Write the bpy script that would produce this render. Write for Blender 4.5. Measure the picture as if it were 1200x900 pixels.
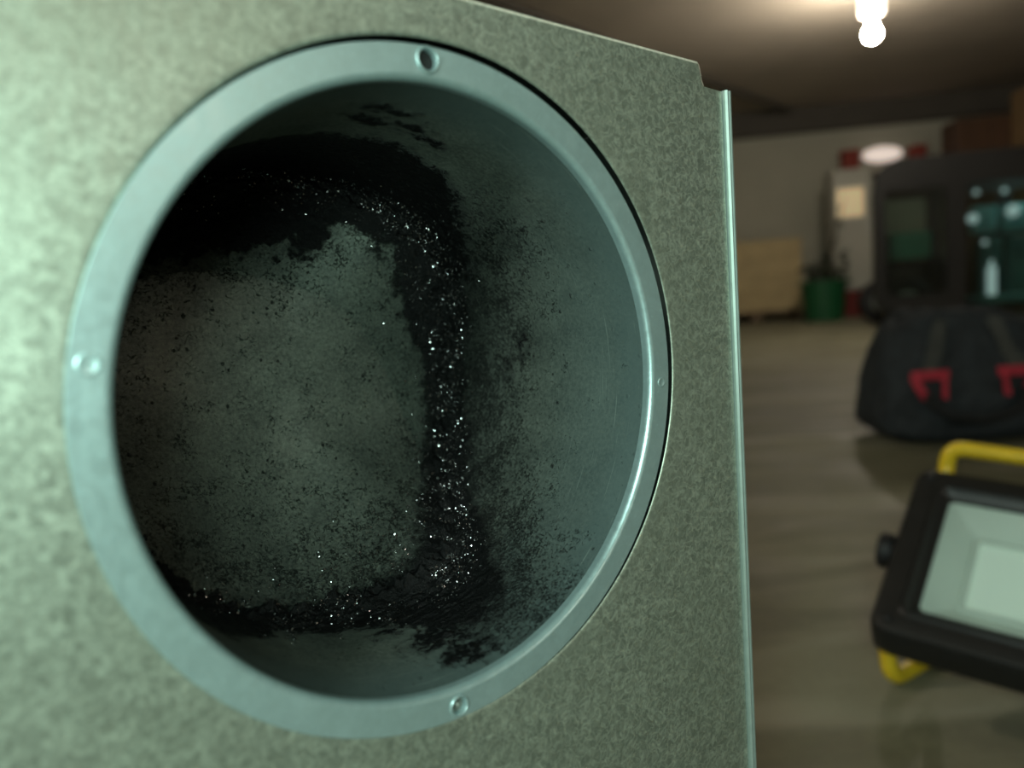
import bpy, bmesh, math, random
from math import pi, sin, cos, radians, atan2, sqrt, hypot
from mathutils import Vector, Matrix, noise

for o in list(bpy.data.objects): bpy.data.objects.remove(o)
C = bpy.context.scene.collection
rnd = random.Random(7)
W, H, F = 1200, 900, 900.0
CAMH = 0.50                       # lens height above the garage floor
S = 0.09                          # outer radius of the round collar, metres
# pose of the round collar relative to the lens (lens axes: x right, y down, z forward)
RC = Matrix(((0.7799, -0.0011, -0.6259), (-0.0329, 0.9985, -0.0427), (0.6251, 0.0539, 0.7787)))
TC = Vector((-0.1892, 0.0311, 2.2928)) * S
DOWN = Vector((0.0714, 0.9912, 0.1118)).normalized()
Zc = -DOWN
Yc = (Vector((0, 0, 1)) - DOWN.z * DOWN).normalized()
Xc = Yc.cross(Zc).normalized()
M = Matrix((Xc, Yc, Zc))          # lens axes -> world axes
CAM = Vector((0, 0, CAMH))

# ---------------------------------------------------------------- camera
cd = bpy.data.cameras.new('camera')
cam = bpy.data.objects.new('camera', cd); C.objects.link(cam)
cd.sensor_width = 36; cd.lens = 27
mw = (M @ Matrix(((1, 0, 0), (0, -1, 0), (0, 0, -1)))).to_4x4(); mw.translation = CAM
cam.matrix_world = mw
cd.clip_start = 0.01; cd.clip_end = 100
cd.dof.use_dof = True; cd.dof.focus_distance = 0.275; cd.dof.aperture_fstop = 6.4
bpy.context.scene.camera = cam

# ---------------------------------------------------------------- world, exposure
sc = bpy.context.scene
sc.view_settings.view_transform = 'Standard'; sc.view_settings.look = 'None'
sc.view_settings.gamma = 1; sc.view_settings.use_curve_mapping = False
sc.view_settings.exposure = 0.0
wd = bpy.data.worlds.new('world'); sc.world = wd; wd.use_nodes = True
wd.node_tree.nodes['Background'].inputs[0].default_value = (0.5, 0.47, 0.40, 1)
wd.node_tree.nodes['Background'].inputs[1].default_value = 0.02

# pose of the collar in the world
RW = M @ RC
WM = RW.to_4x4(); WM.translation = M @ TC + CAM
def LW(x, y, z): return WM @ (Vector((x, y, z)) * S)     # collar radii -> world

# ---------------------------------------------------------------- hand torch and an added fill light, out of frame
def area(name, loc, target, size, power, col):
    l = bpy.data.lights.new(name, 'AREA'); l.shape = 'DISK'; l.size = size; l.energy = power; l.color = col
    o = bpy.data.objects.new(name, l); C.objects.link(o); o.location = loc
    o.rotation_euler = (Vector(target) - Vector(loc)).to_track_quat('-Z', 'Y').to_euler()
    return o
TORCH = area('hand_torch', LW(-2.1, -0.5, -2.4), LW(-0.1, -.1, 0), 0.085, 0.74, (0.69, 1.0, 0.86))
area('fill_behind', (-0.6, -1.6, 1.3), (2.2, 2.6, 0.2), 0.3, 22, (0.80, 1.0, 0.90))  # fill light added behind the lens to brighten floor and work light

# ---------------------------------------------------------------- helpers
def px(x, y, z):                    # point at depth z along the lens axis, in the world
    return M @ Vector(((x - W / 2) / F * z, (y - H / 2) / F * z, z)) + CAM
def ray(x, y): return M @ Vector(((x - W / 2) / F, (y - H / 2) / F, 1))
def on_floor(x, y, h=0.0):
    d = ray(x, y); return CAM + d * ((h - CAMH) / d.z)
def at_y(x, y, Y):                  # point of a pixel ray at world distance Y
    d = ray(x, y); return CAM + d * (Y / d.y)

def mesh(name, V, Fc, mat, parent=None, smooth=False, mats=None):
    me = bpy.data.meshes.new(name); me.from_pydata([tuple(v) for v in V], [], Fc)
    me.update()
    if mat: me.materials.append(mat)
    if smooth: me.polygons.foreach_set('use_smooth', [True] * len(me.polygons))
    o = bpy.data.objects.new(name, me); C.objects.link(o)
    if parent: o.parent = parent
    return o
def from_bm(name, bm, mat, parent=None, smooth=False, angle=None):
    bmesh.ops.recalc_face_normals(bm, faces=bm.faces)
    me = bpy.data.meshes.new(name); bm.to_mesh(me); bm.free()
    me.materials.append(mat)
    if smooth:
        me.polygons.foreach_set('use_smooth', [True] * len(me.polygons))
        if angle: me.set_sharp_from_angle(angle=radians(angle))
    o = bpy.data.objects.new(name, me); C.objects.link(o)
    if parent: o.parent = parent
    return o
def tag(o, label, cat, group=None, kind=None):
    if label: o['label'] = label
    if cat: o['category'] = cat
    if group: o['group'] = group
    if kind: o['kind'] = kind
    return o
def empty(name, loc=(0, 0, 0), rz=0):
    o = bpy.data.objects.new(name, None); C.objects.link(o); o.location = loc; o.rotation_euler = (0, 0, rz)
    o.empty_display_size = 0.05
    return o
def box(bm, x0, x1, y0, y1, z0, z1, bev=0.0, seg=2, mtx=None):
    r = bmesh.ops.create_cube(bm, size=1)
    vs = r['verts']
    for v in vs:
        v.co = Vector(((x0 + x1) / 2 + v.co.x * (x1 - x0), (y0 + y1) / 2 + v.co.y * (y1 - y0), (z0 + z1) / 2 + v.co.z * (z1 - z0)))
    if bev:
        es = list({e for v in vs for e in v.link_edges})
        r2 = bmesh.ops.bevel(bm, geom=es, offset=bev, segments=seg, affect='EDGES', profile=0.5)
        vs = list({v for f in r2['faces'] for v in f.verts} | {v for v in vs if v.is_valid})
    if mtx is not None:
        for v in vs: v.co = mtx @ v.co
    return vs
def tube(bm, pts, r, n=12, closed=False, caps=True):
    pts = [Vector(p) for p in pts]; N = len(pts); rings = []
    prev = None
    for i, p in enumerate(pts):
        a = pts[(i - 1) % N] if (closed or i > 0) else p
        b = pts[(i + 1) % N] if (closed or i < N - 1) else p
        t = (b - a).normalized()
        if prev is None:
            up = Vector((0, 0, 1)) if abs(t.z) < .9 else Vector((1, 0, 0))
            u = t.cross(up).normalized()
        else:
            u = (prev - t * prev.dot(t)).normalized()
        prev = u; w = t.cross(u)
        rr = r[i] if isinstance(r, (list, tuple)) else r
        rings.append([bm.verts.new(p + (u * cos(2 * pi * k / n) + w * sin(2 * pi * k / n)) * rr) for k in range(n)])
    m = N if closed else N - 1
    for i in range(m):
        A, B = rings[i], rings[(i + 1) % N]
        for k in range(n): bm.faces.new((A[k], A[(k + 1) % n], B[(k + 1) % n], B[k]))
    if caps and not closed:
        bm.faces.new(rings[0][::-1]); bm.faces.new(rings[-1])
def round_path(pts, r, n=6):        # polyline with rounded corners
    pts = [Vector(p) for p in pts]; out = [pts[0]]
    for i in range(1, len(pts) - 1):
        a, b, c = pts[i - 1], pts[i], pts[i + 1]
        ra = min(r, (a - b).length * .49, (c - b).length * .49)
        p0 = b + (a - b).normalized() * ra; p2 = b + (c - b).normalized() * ra
        for k in range(n + 1):
            t = k / n; out.append(p0 * (1 - t) ** 2 + b * 2 * t * (1 - t) + p2 * t * t)
    out.append(pts[-1]); return out
def lathe(bm, prof, n=48, mtx=None, cap0=False, cap1=False):
    rings = []
    for (r, z) in prof:
        ring = []
        for k in range(n):
            v = Vector((r * cos(2 * pi * k / n), r * sin(2 * pi * k / n), z))
            if mtx is not None: v = mtx @ v
            ring.append(bm.verts.new(v))
        rings.append(ring)
    for A, B in zip(rings, rings[1:]):
        for k in range(n): bm.faces.new((A[k], A[(k + 1) % n], B[(k + 1) % n], B[k]))
    if cap0: bm.faces.new(rings[0][::-1])
    if cap1: bm.faces.new(rings[-1])
def fill_loops(bm, loops, f):       # planar sheet with holes; f maps (x, y) -> point
    es = []
    for lp in loops:
        vs = [bm.verts.new(f(x, y)) for x, y in lp]
        for a, b in zip(vs, vs[1:] + vs[:1]): es.append(bm.edges.new((a, b)))
    bmesh.ops.triangle_fill(bm, use_beauty=True, use_dissolve=False, edges=es)
def extrude_all(bm, vec):
    r = bmesh.ops.extrude_face_region(bm, geom=list(bm.faces))
    bmesh.ops.translate(bm, verts=[g for g in r['geom'] if isinstance(g, bmesh.types.BMVert)], vec=vec)
def circ(cx, cy, r, n): return [(cx + r * cos(2 * pi * k / n), cy + r * sin(2 * pi * k / n)) for k in range(n)]
def rrect(x0, x1, y0, y1, r, n=6):
    out = []
    for cx, cy, a in ((x1 - r, y1 - r, 0), (x0 + r, y1 - r, 90), (x0 + r, y0 + r, 180), (x1 - r, y0 + r, 270)):
        for k in range(n + 1):
            t = radians(a + 90 * k / n); out.append((cx + r * cos(t), cy + r * sin(t)))
    return out

# ---------------------------------------------------------------- materials
def srgb(r, g, b):
    f = lambda c: ((c / 255 + .055) / 1.055) ** 2.4 if c > 10 else c / 255 / 12.92
    return (f(r), f(g), f(b), 1)
class N:
    def __init__(s, name):
        s.m = bpy.data.materials.new(name); s.m.use_nodes = True; s.t = s.m.node_tree
        s.b = s.t.nodes['Principled BSDF']; s.out = s.t.nodes['Material Output']
        s.co = s.n('ShaderNodeTexCoord').outputs['Object']
    def n(s, ty, **kw):
        x = s.t.nodes.new(ty)
        for k, v in kw.items(): setattr(x, k, v)
        return x
    def l(s, a, b): s.t.links.new(a, b)
    def set(s, **kw):
        for k, v in kw.items():
            i = s.b.inputs[k.replace('_', ' ')]
            if hasattr(v, 'is_linked'): s.l(v, i)
            else: i.default_value = v
    def noise(s, scale, detail=4, rough=.6, vec=None, dist=0):
        x = s.n('ShaderNodeTexNoise'); x.inputs['Scale'].default_value = scale
        x.inputs['Detail'].default_value = detail; x.inputs['Roughness'].default_value = rough
        x.inputs['Distortion'].default_value = dist
        s.l(vec or s.co, x.inputs['Vector']); return x.outputs['Fac']
    def voro(s, scale, out='Color', vec=None, feature='F1'):
        x = s.n('ShaderNodeTexVoronoi', feature=feature); x.inputs['Scale'].default_value = scale
        s.l(vec or s.co, x.inputs['Vector']); return x.outputs[out]
    def ramp(s, fac, stops, interp='LINEAR'):
        x = s.n('ShaderNodeValToRGB'); x.color_ramp.interpolation = interp
        e = x.color_ramp.elements
        while len(e) < len(stops): e.new(.5)
        for a, (p, c) in zip(e, stops):
            a.position = p; a.color = c if not isinstance(c, (int, float)) else (c, c, c, 1)
        s.l(fac, x.inputs[0]); return x.outputs[0]
    def math(s, op, a, b=0.0, clamp=False):
        x = s.n('ShaderNodeMath', operation=op); x.use_clamp = clamp
        for i, v in ((0, a), (1, b)):
            if hasattr(v, 'is_linked'): s.l(v, x.inputs[i])
            else: x.inputs[i].default_value = v
        return x.outputs[0]
    def mix(s, fac, a, b, blend='MIX'):
        x = s.n('ShaderNodeMix', data_type='RGBA', blend_type=blend)
        for i, v in ((0, fac), (6, a), (7, b)):
            if hasattr(v, 'is_linked'): s.l(v, x.inputs[i])
            else: x.inputs[i].default_value = v
        return x.outputs[2]
    def bump(s, h, strength=.3, dist=.001, nrm=None):
        x = s.n('ShaderNodeBump'); x.inputs['Strength'].default_value = strength; x.inputs['Distance'].default_value = dist
        s.l(h, x.inputs['Height'])
        if nrm: s.l(nrm, x.inputs['Normal'])
        s.l(x.outputs[0], s.b.inputs['Normal']); return x.outputs[0]
    def mapping(s, scale):
        x = s.n('ShaderNodeMapping'); x.inputs['Scale'].default_value = scale; s.l(s.co, x.inputs['Vector']); return x.outputs[0]
    def attr(s, name):
        x = s.n('ShaderNodeAttribute'); x.attribute_name = name; return x.outputs['Fac']

def simple(name, col, rough=.6, metal=0.0, var=.12, scale=20, bump=0.0, bs=200, bd=.001):
    k = N(name); f = k.noise(scale, 5)
    c = Vector(col[:3])
    k.set(Base_Color=k.ramp(f, [(.3, (*(c * (1 - var)), 1)), (.7, (*(c * (1 + var)), 1))]), Roughness=rough, Metallic=metal)
    if bump: k.bump(k.noise(bs, 4), bump, bd)
    return k.m

def galv(name, base, spangle=.28, metal=.75, rough=.48, scale=330):
    k = N(name)
    v = k.voro(scale * 1.5); sep = k.n('ShaderNodeSeparateColor'); k.l(v, sep.inputs[0])
    warp = k.noise(scale * 1.1, 4, .65, dist=1.2)
    net = k.ramp(k.math('ABSOLUTE', k.math('SUBTRACT', k.noise(scale * .8, 2, .5, dist=.8), .5)), [(.0, 1), (.07, 0)])
    s = k.math('ADD', k.math('ADD', k.math('MULTIPLY', sep.outputs[0], .18), k.math('MULTIPLY', warp, .70)), k.math('MULTIPLY', net, .22))
    big = k.noise(24, 4, .6)
    streak = k.noise(1, 4, .6, vec=k.mapping((900, 60, 900)))
    c = Vector(base[:3])
    col = k.ramp(s, [(.30, (*(c * (1 - spangle)), 1)), (.85, (*(c * (1 + spangle)), 1))])
    col = k.mix(k.ramp(big, [(.35, 0), (.7, .30)]), col, (c.x * .74, c.y * .78, c.z * .72, 1))
    fleck = k.ramp(k.noise(900, 2, .5), [(.66, 0), (.74, 1)])
    col = k.mix(k.math('MULTIPLY', fleck, .22), col, (*(c * 1.6), 1))
    k.set(Base_Color=col, Metallic=metal,
          Roughness=k.ramp(k.math('ADD', k.math('MULTIPLY', s, .6), k.math('MULTIPLY', streak, .4)), [(.3, rough - .06), (.8, rough + .12)]))
    k.bump(k.math('ADD', k.math('MULTIPLY', s, .6), k.math('MULTIPLY', streak, .3)), .14, .0003)
    return k.m
M_panel = galv('galvanised_panel', (.46, .52, .44), .34, metal=.72, rough=.43)
M_flange = galv('zinc_flange', (.46, .615, .63), .05, metal=.62, rough=.36, scale=260)
M_edge = simple('bright_sheet_edge', (.36, .44, .41, 1), .48, .5, .08, 200)
M_edgewarm = simple('cut_sheet_edge', (.85, .80, .68, 1), .4, .2, .25, 600)
M_back = simple('box_sides', (.30, .33, .30, 1), .55, .6, .08, 60)
M_black = simple('dark_void', (.01, .01, .01, 1), .9)

def sooty():                        # zinc inside the pipe, with soot where the attribute says deposits lie
    k = N('sooted_zinc')
    a = k.attr('soot'); sp = k.attr('speckle')
    n1 = k.noise(260, 8, .72); n2 = k.noise(800, 6, .7); n3 = k.noise(60, 5, .65)
    nn = k.math('ADD', k.math('MULTIPLY', n1, .5), k.math('MULTIPLY', n2, .5))
    m = k.math('ADD', a, k.math('MULTIPLY', k.math('SUBTRACT', nn, .5), 2.6))
    m = k.ramp(m, [(.42, 0), (.62, 1)])
    grain = k.noise(850, 5, .75, dist=.9); patchy = k.noise(130, 4, .6)
    fl = k.math('ADD', k.math('ADD', sp, k.math('MULTIPLY', k.math('SUBTRACT', grain, .5), 3.2)), k.math('MULTIPLY', k.math('SUBTRACT', patchy, .5), 1.4))
    fl = k.ramp(fl, [(.62, 0), (.98, .92)])
    def dots(sc, thr, rad):
        v = k.math('ADD', k.voro(sc, 'Distance'), k.math('MULTIPLY', k.math('SUBTRACT', n2, .5), .35))
        vc = k.n('ShaderNodeSeparateColor'); k.l(k.voro(sc), vc.inputs[0])
        return k.math('MULTIPLY', k.ramp(v, [(rad, 1), (rad + .08, 0)]), k.ramp(vc.outputs[0], [(thr, 0), (thr + .01, 1)]))
    m = k.math('MAXIMUM', m, k.math('MAXIMUM', fl, k.math('MULTIPLY', k.ramp(sp, [(.1, .15), (.3, .85)]), k.math('MAXIMUM', dots(300, .90, .13), dots(130, .95, .06)))))
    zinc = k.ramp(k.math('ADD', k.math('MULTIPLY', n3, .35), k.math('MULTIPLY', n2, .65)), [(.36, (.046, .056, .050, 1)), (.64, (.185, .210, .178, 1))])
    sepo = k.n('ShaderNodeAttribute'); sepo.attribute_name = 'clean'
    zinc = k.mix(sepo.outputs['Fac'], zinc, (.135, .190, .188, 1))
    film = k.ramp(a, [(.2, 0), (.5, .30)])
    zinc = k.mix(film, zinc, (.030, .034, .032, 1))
    zinc = k.mix(k.math('MULTIPLY', k.ramp(patchy, [(.35, .5), (.65, 0)]), k.math('MULTIPLY', sp, 1.2)), zinc, (.04, .046, .042, 1))
    scr = k.ramp(k.noise(1, 3, .5, vec=k.mapping((40, 40, 1500))), [(.66, 0), (.72, 1)])
    zinc = k.mix(k.math('MULTIPLY', scr, k.math('MULTIPLY', sepo.outputs['Fac'], .9)), zinc, (.30, .36, .33, 1))
    k.set(Base_Color=k.mix(m, zinc, (.0018, .0019, .0022, 1)),
          Metallic=k.math('MULTIPLY', k.math('SUBTRACT', 1.0, m), .4),
          Roughness=k.math('ADD', k.math('MULTIPLY', m, -.13), k.math('ADD', .50, k.math('MULTIPLY', n2, .1))))
    hgt = k.math('ADD', k.math('MULTIPLY', k.noise(1000, 5, .7), k.math('ADD', k.math('MULTIPLY', m, .95), .05)), k.math('MULTIPLY', m, .3))
    k.b.inputs['Specular IOR Level'].default_value = .3
    k.bump(hgt, .8, .0011)
    return k.m
M_soot = sooty()
kk = N('soot_crumb'); kk.set(Base_Color=(.006, .006, .006, 1), Roughness=.2, IOR=2.4); kk.b.inputs['Specular IOR Level'].default_value = .9
M_crumb = kk.m

def concrete():
    k = N('concrete_floor')
    big = k.noise(.7, 5, .6); mid = k.noise(3.5, 6, .65, dist=.8); fine = k.noise(90, 6, .7)
    c = k.ramp(k.math('ADD', k.math('MULTIPLY', big, .5), k.math('MULTIPLY', mid, .5)),
               [(.36, (.085, .080, .046, 1)), (.50, (.15, .145, .088, 1)), (.64, (.24, .235, .155, 1))])
    c = k.mix(k.ramp(fine, [(.35, .35), (.6, 0)]), c, (.09, .08, .055, 1))
    sw = k.ramp(k.noise(1, 4, .6, vec=k.mapping((1.0, 5, 1)), dist=1.2), [(.46, 0), (.66, .55)])
    c = k.mix(sw, c, (.36, .35, .26, 1))
    k.set(Base_Color=c, Roughness=k.ramp(mid, [(.3, .5), (.7, .8)]))
    k.bump(k.math('ADD', fine, k.math('MULTIPLY', mid, .6)), .35, .002)
    return k.m
M_floor = concrete()
M_ceil = simple('ceiling_plaster', (.47, .41, .335, 1), .85, 0, .10, 1.3, .2, 30, .003)
M_wall = simple('wall_plaster', (.43, .42, .34, 1), .85, 0, .07, 1.5, .2, 40, .003)
M_beam = simple('beam_paint', (.085, .075, .062, 1), .8, 0, .1, 4)
M_blackplastic = simple('black_plastic', (.012, .012, .012, 1), .42, 0, .2, 60, .25, 900, .0004)
M_rubber = simple('black_rubber', (.008, .008, .009, 1), .6, 0, .2, 60)
M_yellow = simple('yellow_paint', (.72, .50, .02, 1), .35, 0, .08, 30)
M_white = simple('white_reflector', (.80, .84, .80, 1), .45, 0, .03, 20)
M_bag = simple('charcoal_fabric', (.020, .026, .031, 1), .85, 0, .35, 25, .5, 500, .002)
M_bagstrap = simple('grey_webbing', (.055, .058, .054, 1), .8, 0, .2, 60, .5, 700, .001)
M_baghandle = simple('black_webbing', (.006, .007, .008, 1), .8, 0, .2, 60)
M_red = simple('red_webbing', (.42, .022, .045, 1), .7, 0, .15, 60, .4, 600, .001)
M_plywood = simple('pale_plywood', (.46, .36, .19, 1), .7, 0, .12, 5)
M_wood = simple('pallet_wood', (.17, .12, .075, 1), .8, 0, .25, 8)
M_green = simple('green_tub', (.008, .085, .028, 1), .5, 0, .1, 5)
M_redp = simple('red_board', (.16, .016, .012, 1), .6, 0, .1, 5)
M_redbox = simple('red_box_paint', (.28, .035, .02, 1), .6, 0, .1, 5)
M_leaf = simple('dull_leaf', (.035, .05, .028, 1), .7, 0, .3, 10)
M_stalk = simple('dry_stalk', (.09, .075, .05, 1), .8, 0, .2, 10)
M_cabinet = simple('white_cabinet', (.44, .43, .37, 1), .5, 0, .05, 3)
M_brown = simple('brown_veneer', (.095, .045, .022, 1), .6, 0, .25, 3)
M_tan = simple('tan_board', (.30, .19, .09, 1), .7, 0, .15, 3)
M_body = simple('black_bodywork', (.004, .004, .004, 1), .5, 0, .2, 3)
M_teal = simple('teal_reflection', (.05, .14, .125, 1), .5, 0, .2, 9)
M_tealpale = simple('pale_teal_reflection', (.22, .50, .50, 1), .4, 0, .2, 9)
M_greenbox = simple('green_case', (.10, .42, .29, 1), .5, 0, .15, 8)
M_metal = simple('plain_steel', (.5, .52, .5, 1), .3, 1, .05, 50)
def glass(name, tint, rough=.02, mixf=.1):
    k = N(name)
    tr = k.n('ShaderNodeBsdfTransparent'); tr.inputs[0].default_value = tint
    gl = k.n('ShaderNodeBsdfGlossy'); gl.inputs['Roughness'].default_value = rough
    fr = k.n('ShaderNodeFresnel'); fr.inputs[0].default_value = 1.5
    mx = k.n('ShaderNodeMixShader'); k.l(fr.outputs[0], mx.inputs[0]); k.l(tr.outputs[0], mx.inputs[1]); k.l(gl.outputs[0], mx.inputs[2])
    k.l(mx.outputs[0], k.out.inputs[0]); return k.m
M_glass = glass('clear_glass', (.9, .95, .92, 1))
M_vglass = glass('tinted_glass', (.55, .68, .64, 1))
def emit(name, col, st):
    k = N(name); k.set(Base_Color=(*col, 1)); k.b.inputs['Emission Color'].default_value = (*col, 1)
    k.b.inputs['Emission Strength'].default_value = st; return k.m
M_bulb = emit('bulb_glow', (1, .90, .74), 520)
M_holderglow = emit('holder_glow_emit', (1, .88, .76), 3)
M_cabfill = emit('cab_fill_glow', (.7, 1, .95), 12)
M_walllamp = emit('wall_lamp_glow', (1, .84, .74), .62)
M_warmpatch = emit('warm_patch_glow', (1, .80, .48), .22)
M_reflspot = emit('reflected_spot_glow', (.8, .95, .95), .40)
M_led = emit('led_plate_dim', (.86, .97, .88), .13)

# ================================================================ THE ROOM
HC = 2.57
aw = radians(8.5)
wd_dir = Vector((cos(aw), -sin(aw), 0)); wn = Vector((sin(aw), cos(aw), 0))
wp = at_y(1000, 330, 9.9); wp.z = 0
def wall_pt(s, off=0.0, z=0.0): return wp + wd_dir * s - wn * off + Vector((0, 0, z))   # s along the far wall, off in front of it
def slab(name, corners, z0, z1, mat):
    n = len(corners)
    V = [(c.x, c.y, z0) for c in corners] + [(c.x, c.y, z1) for c in corners]
    Fc = [tuple(range(n))[::-1], tuple(range(n, 2 * n))] + [(i, (i + 1) % n, n + (i + 1) % n, n + i) for i in range(n)]
    o = mesh(name, V, Fc, mat); o['kind'] = 'structure'; return o
A = wall_pt(-10); B = wall_pt(5.5); D0 = A - wn * 15; D1 = B - wn * 15
slab('floor', [D0, D1, B, A], -.15, 0, M_floor)
slab('ceiling', [D0, D1, B, A], HC, HC + .2, M_ceil)
slab('wall_back', [A, B, B + wn * .2, A + wn * .2], 0, HC, M_wall)
slab('wall_front', [D0 - wn * .2, D1 - wn * .2, D1, D0], 0, HC, M_wall)
slab('wall_left', [D0 - wd_dir * .2, D0, A, A - wd_dir * .2], 0, HC, M_wall)
slab('wall_right', [D1, D1 + wd_dir * .2, B + wd_dir * .2, B], 0, HC, M_wall)
slab('trim_1', [A - wn * .22, B - wn * .22, B - wn * .0, A - wn * .0], HC - .28, HC, M_beam)   # dark beam along the far wall
# pipe under the ceiling
a = px(570, -12, 5.2); b = px(645, 22, 5.75)
a.z = b.z = HC - .045; dd = (b - a).normalized()
p0 = a - dd * 5.5; s_end = (wp - a).dot(wn) / dd.dot(wn); p1 = a + dd * (s_end - .26)
pipe = empty('ceiling_pipe', ((p0 + p1) / 2)); pipe.location.z = HC
bm = bmesh.new(); off = pipe.location
tube(bm, [p0 - off, p1 - off], .03, 14); from_bm('pipe', bm, M_beam, pipe, True, 40)
for f_ in (.15, .45, .75, .95):
    q = p0.lerp(p1, f_) - off
    bm = bmesh.new(); tube(bm, [q - dd * .015, q + dd * .015], .036, 14); box(bm, q.x - .012, q.x + .012, q.y - .012, q.y + .012, q.z + .02, 0)
    from_bm('pipe_clip', bm, M_beam, pipe)
tag(pipe, 'dark pipe running under the ceiling above the metal box', 'pipe')

# bulb
bp = at_y(1022, 40, 5.7)
bl = empty('ceiling_bulb', (bp.x, bp.y, HC))
z0 = bp.z - HC
bm = bmesh.new()
prof = [(.001, z0 - .053)] + [(.052 * sin(t), z0 - .052 * cos(t)) for t in [radians(a_) for a_ in range(12, 141, 8)]] + [(.028, z0 + .075), (.026, z0 + .09)]
lathe(bm, prof, 28, cap0=True, cap1=True); from_bm('bulb_glass', bm, M_bulb, bl, True)
bm = bmesh.new(); lathe(bm, [(.032, z0 + .086), (.036, z0 + .11), (.036, -.05), (.055, -.045), (.06, -.0)], 24, cap0=True, cap1=True)
from_bm('lamp_holder', bm, M_cabinet, bl, True, 40)
bm = bmesh.new(); lathe(bm, [(.040, z0 + .118), (.078, z0 + .135), (.085, z0 + .17), (.070, -.02), (.062, -.015)], 28); from_bm('holder_glow', bm, M_holderglow, bl, True)  # glowing sleeve added so the holder looks lit by the bulb
tag(bl, 'glowing bare bulb in a short holder on the garage ceiling', 'light bulb')
# two unseen bulbs added for warm ambient light
for (x, y) in ((-2.2, 1.2), (4.2, -3.2)):
    b2 = bl.copy(); C.objects.link(b2); b2.location = (x, y, HC); b2['label'] = 'added unseen bulb on the ceiling ' + ('left of the pipe, hidden by the metal box' if x < 0 else 'behind the viewpoint')
    for ch in list(bl.children):
        c2 = ch.copy(); C.objects.link(c2); c2.parent = b2

# ================================================================ THE METAL BOX WITH THE ROUND PIPE
down_l = (RC.transposed() @ DOWN)                      # straight down in collar axes
zc = (WM @ Vector((0, 0, 0))).z
base_l = down_l * zc                                   # point on the floor under the collar, metres
bx = bpy.data.objects.new('metal_box', None); C.objects.link(bx)
bx.matrix_world = WM @ Matrix.Translation(base_l); bx.empty_display_size = .05
tag(bx, 'tall galvanised metal box with a large round sooty opening in its front', 'metal box')
def L(x, y, z): return Vector((x, y, z)) * S - base_l
slope = down_l.x / down_l.y
floor_y = lambda x: (zc / S - x * down_l.x) / down_l.y  # where the plane meets the floor
def edge_x(x_top, y): return x_top + slope * (y + 1.148)
gx, gy, gr = .019, -.012, 1.014                        # the cut-out sits a little off centre: a gap shows at upper right
NP = 160
tl_x = -1.62
ytop = lambda x: -1.161 - .0568 * (x - .048)
NT = 30
xl = tl_x
outline = [(xl, ytop(xl)), (1.157, ytop(1.157)), (1.163, ytop(1.157) + .012)]
for i in range(1, 6):
    outline.append((1.166 + .018 * i / 6 + rnd.uniform(-.004, .004), ytop(1.157) + .012 + .062 * i / 6))
outline += [(1.191, -1.147), (1.305, -1.150)]
def xr(y): return edge_x(1.312, y)
yb = floor_y(1.6) - .02
outline += [(xr(yb), floor_y(xr(yb))), (edge_x(tl_x, yb), floor_y(edge_x(tl_x, yb)))]
bm = bmesh.new()
fill_loops(bm, [outline, circ(gx, gy, gr + .03, NP)], lambda x, y: L(x, y, 0))
from_bm('front_panel', bm, M_panel, bx)
# rolled rim of the cut-out
bm = bmesh.new(); prof = []
for i in range(9):
    t = i / 8; prof.append((gr + .03 - .03 * sin(t * pi / 2), .0 + .006 * (1 - cos(t * pi / 2)) ** 2))
prof.append((gr + .006, .012)); prof.append((gr + .03, .014))
lathe(bm, prof, NP, Matrix.Translation(-base_l) @ Matrix.Scale(S, 4) @ Matrix.Translation((gx, gy, 0)))
from_bm('cutout_rim', bm, M_panel, bx, True, 50)
# bright raw top edge of the sheet (thickness) and notch
bm = bmesh.new()
pts = outline[:9]
for (a, b) in zip(pts, pts[1:]):
    va = [bm.verts.new(L(a[0], a[1], z)) for z in (0, .014)]; vb = [bm.verts.new(L(b[0], b[1], z)) for z in (0, .014)]
    bm.faces.new((va[0], vb[0], vb[1], va[1]))
for (a, b) in zip(pts, pts[1:]):                       # hair-thin chamfer catching light
    n_ = Vector((b[1] - a[1], -(b[0] - a[0]), 0)).normalized() * .010
    q = [bm.verts.new(L(a[0], a[1], -.0008)), bm.verts.new(L(b[0], b[1], -.0008)), bm.verts.new(L(b[0] + n_.x, b[1] + n_.y, .004)), bm.verts.new(L(a[0] + n_.x, a[1] + n_.y, .004))]
    bm.faces.new(q)
from_bm('sheet_edge', bm, M_edgewarm, bx)['label'] = 'bright raw cut edge'
# folded strip of the side wall, at the right of the panel
bm = bmesh.new(); ys = [-1.154, 0, 1.5, 3, yb]
prof = [(-.0005, .004), (.000, -.012), (.010, -.020), (.018, -.020), (.022, -.013), (.030, -.013), (.034, -.021), (.044, -.021), (.052, -.012), (.054, .004), (.054, .3), (.050, .3), (.05, .01), (.0, .008)]
rings = []
for y in ys:
    ring = []
    for (dx, z) in prof:
        X = edge_x(1.312, y) + dx * .62; Y = y if y < yb else floor_y(X)
        ring.append(bm.verts.new(L(X, Y, z)))
    rings.append(ring)
for a, b in zip(rings, rings[1:]):
    for k in range(len(prof)): bm.faces.new((a[k], a[(k + 1) % len(prof)], b[(k + 1) % len(prof)], b[k]))
bm.faces.new(rings[0]); bm.faces.new(rings[-1][::-1])
from_bm('folded_edge_strip', bm, M_edge, bx)['label'] = 'bright folded edge strip'
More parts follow.
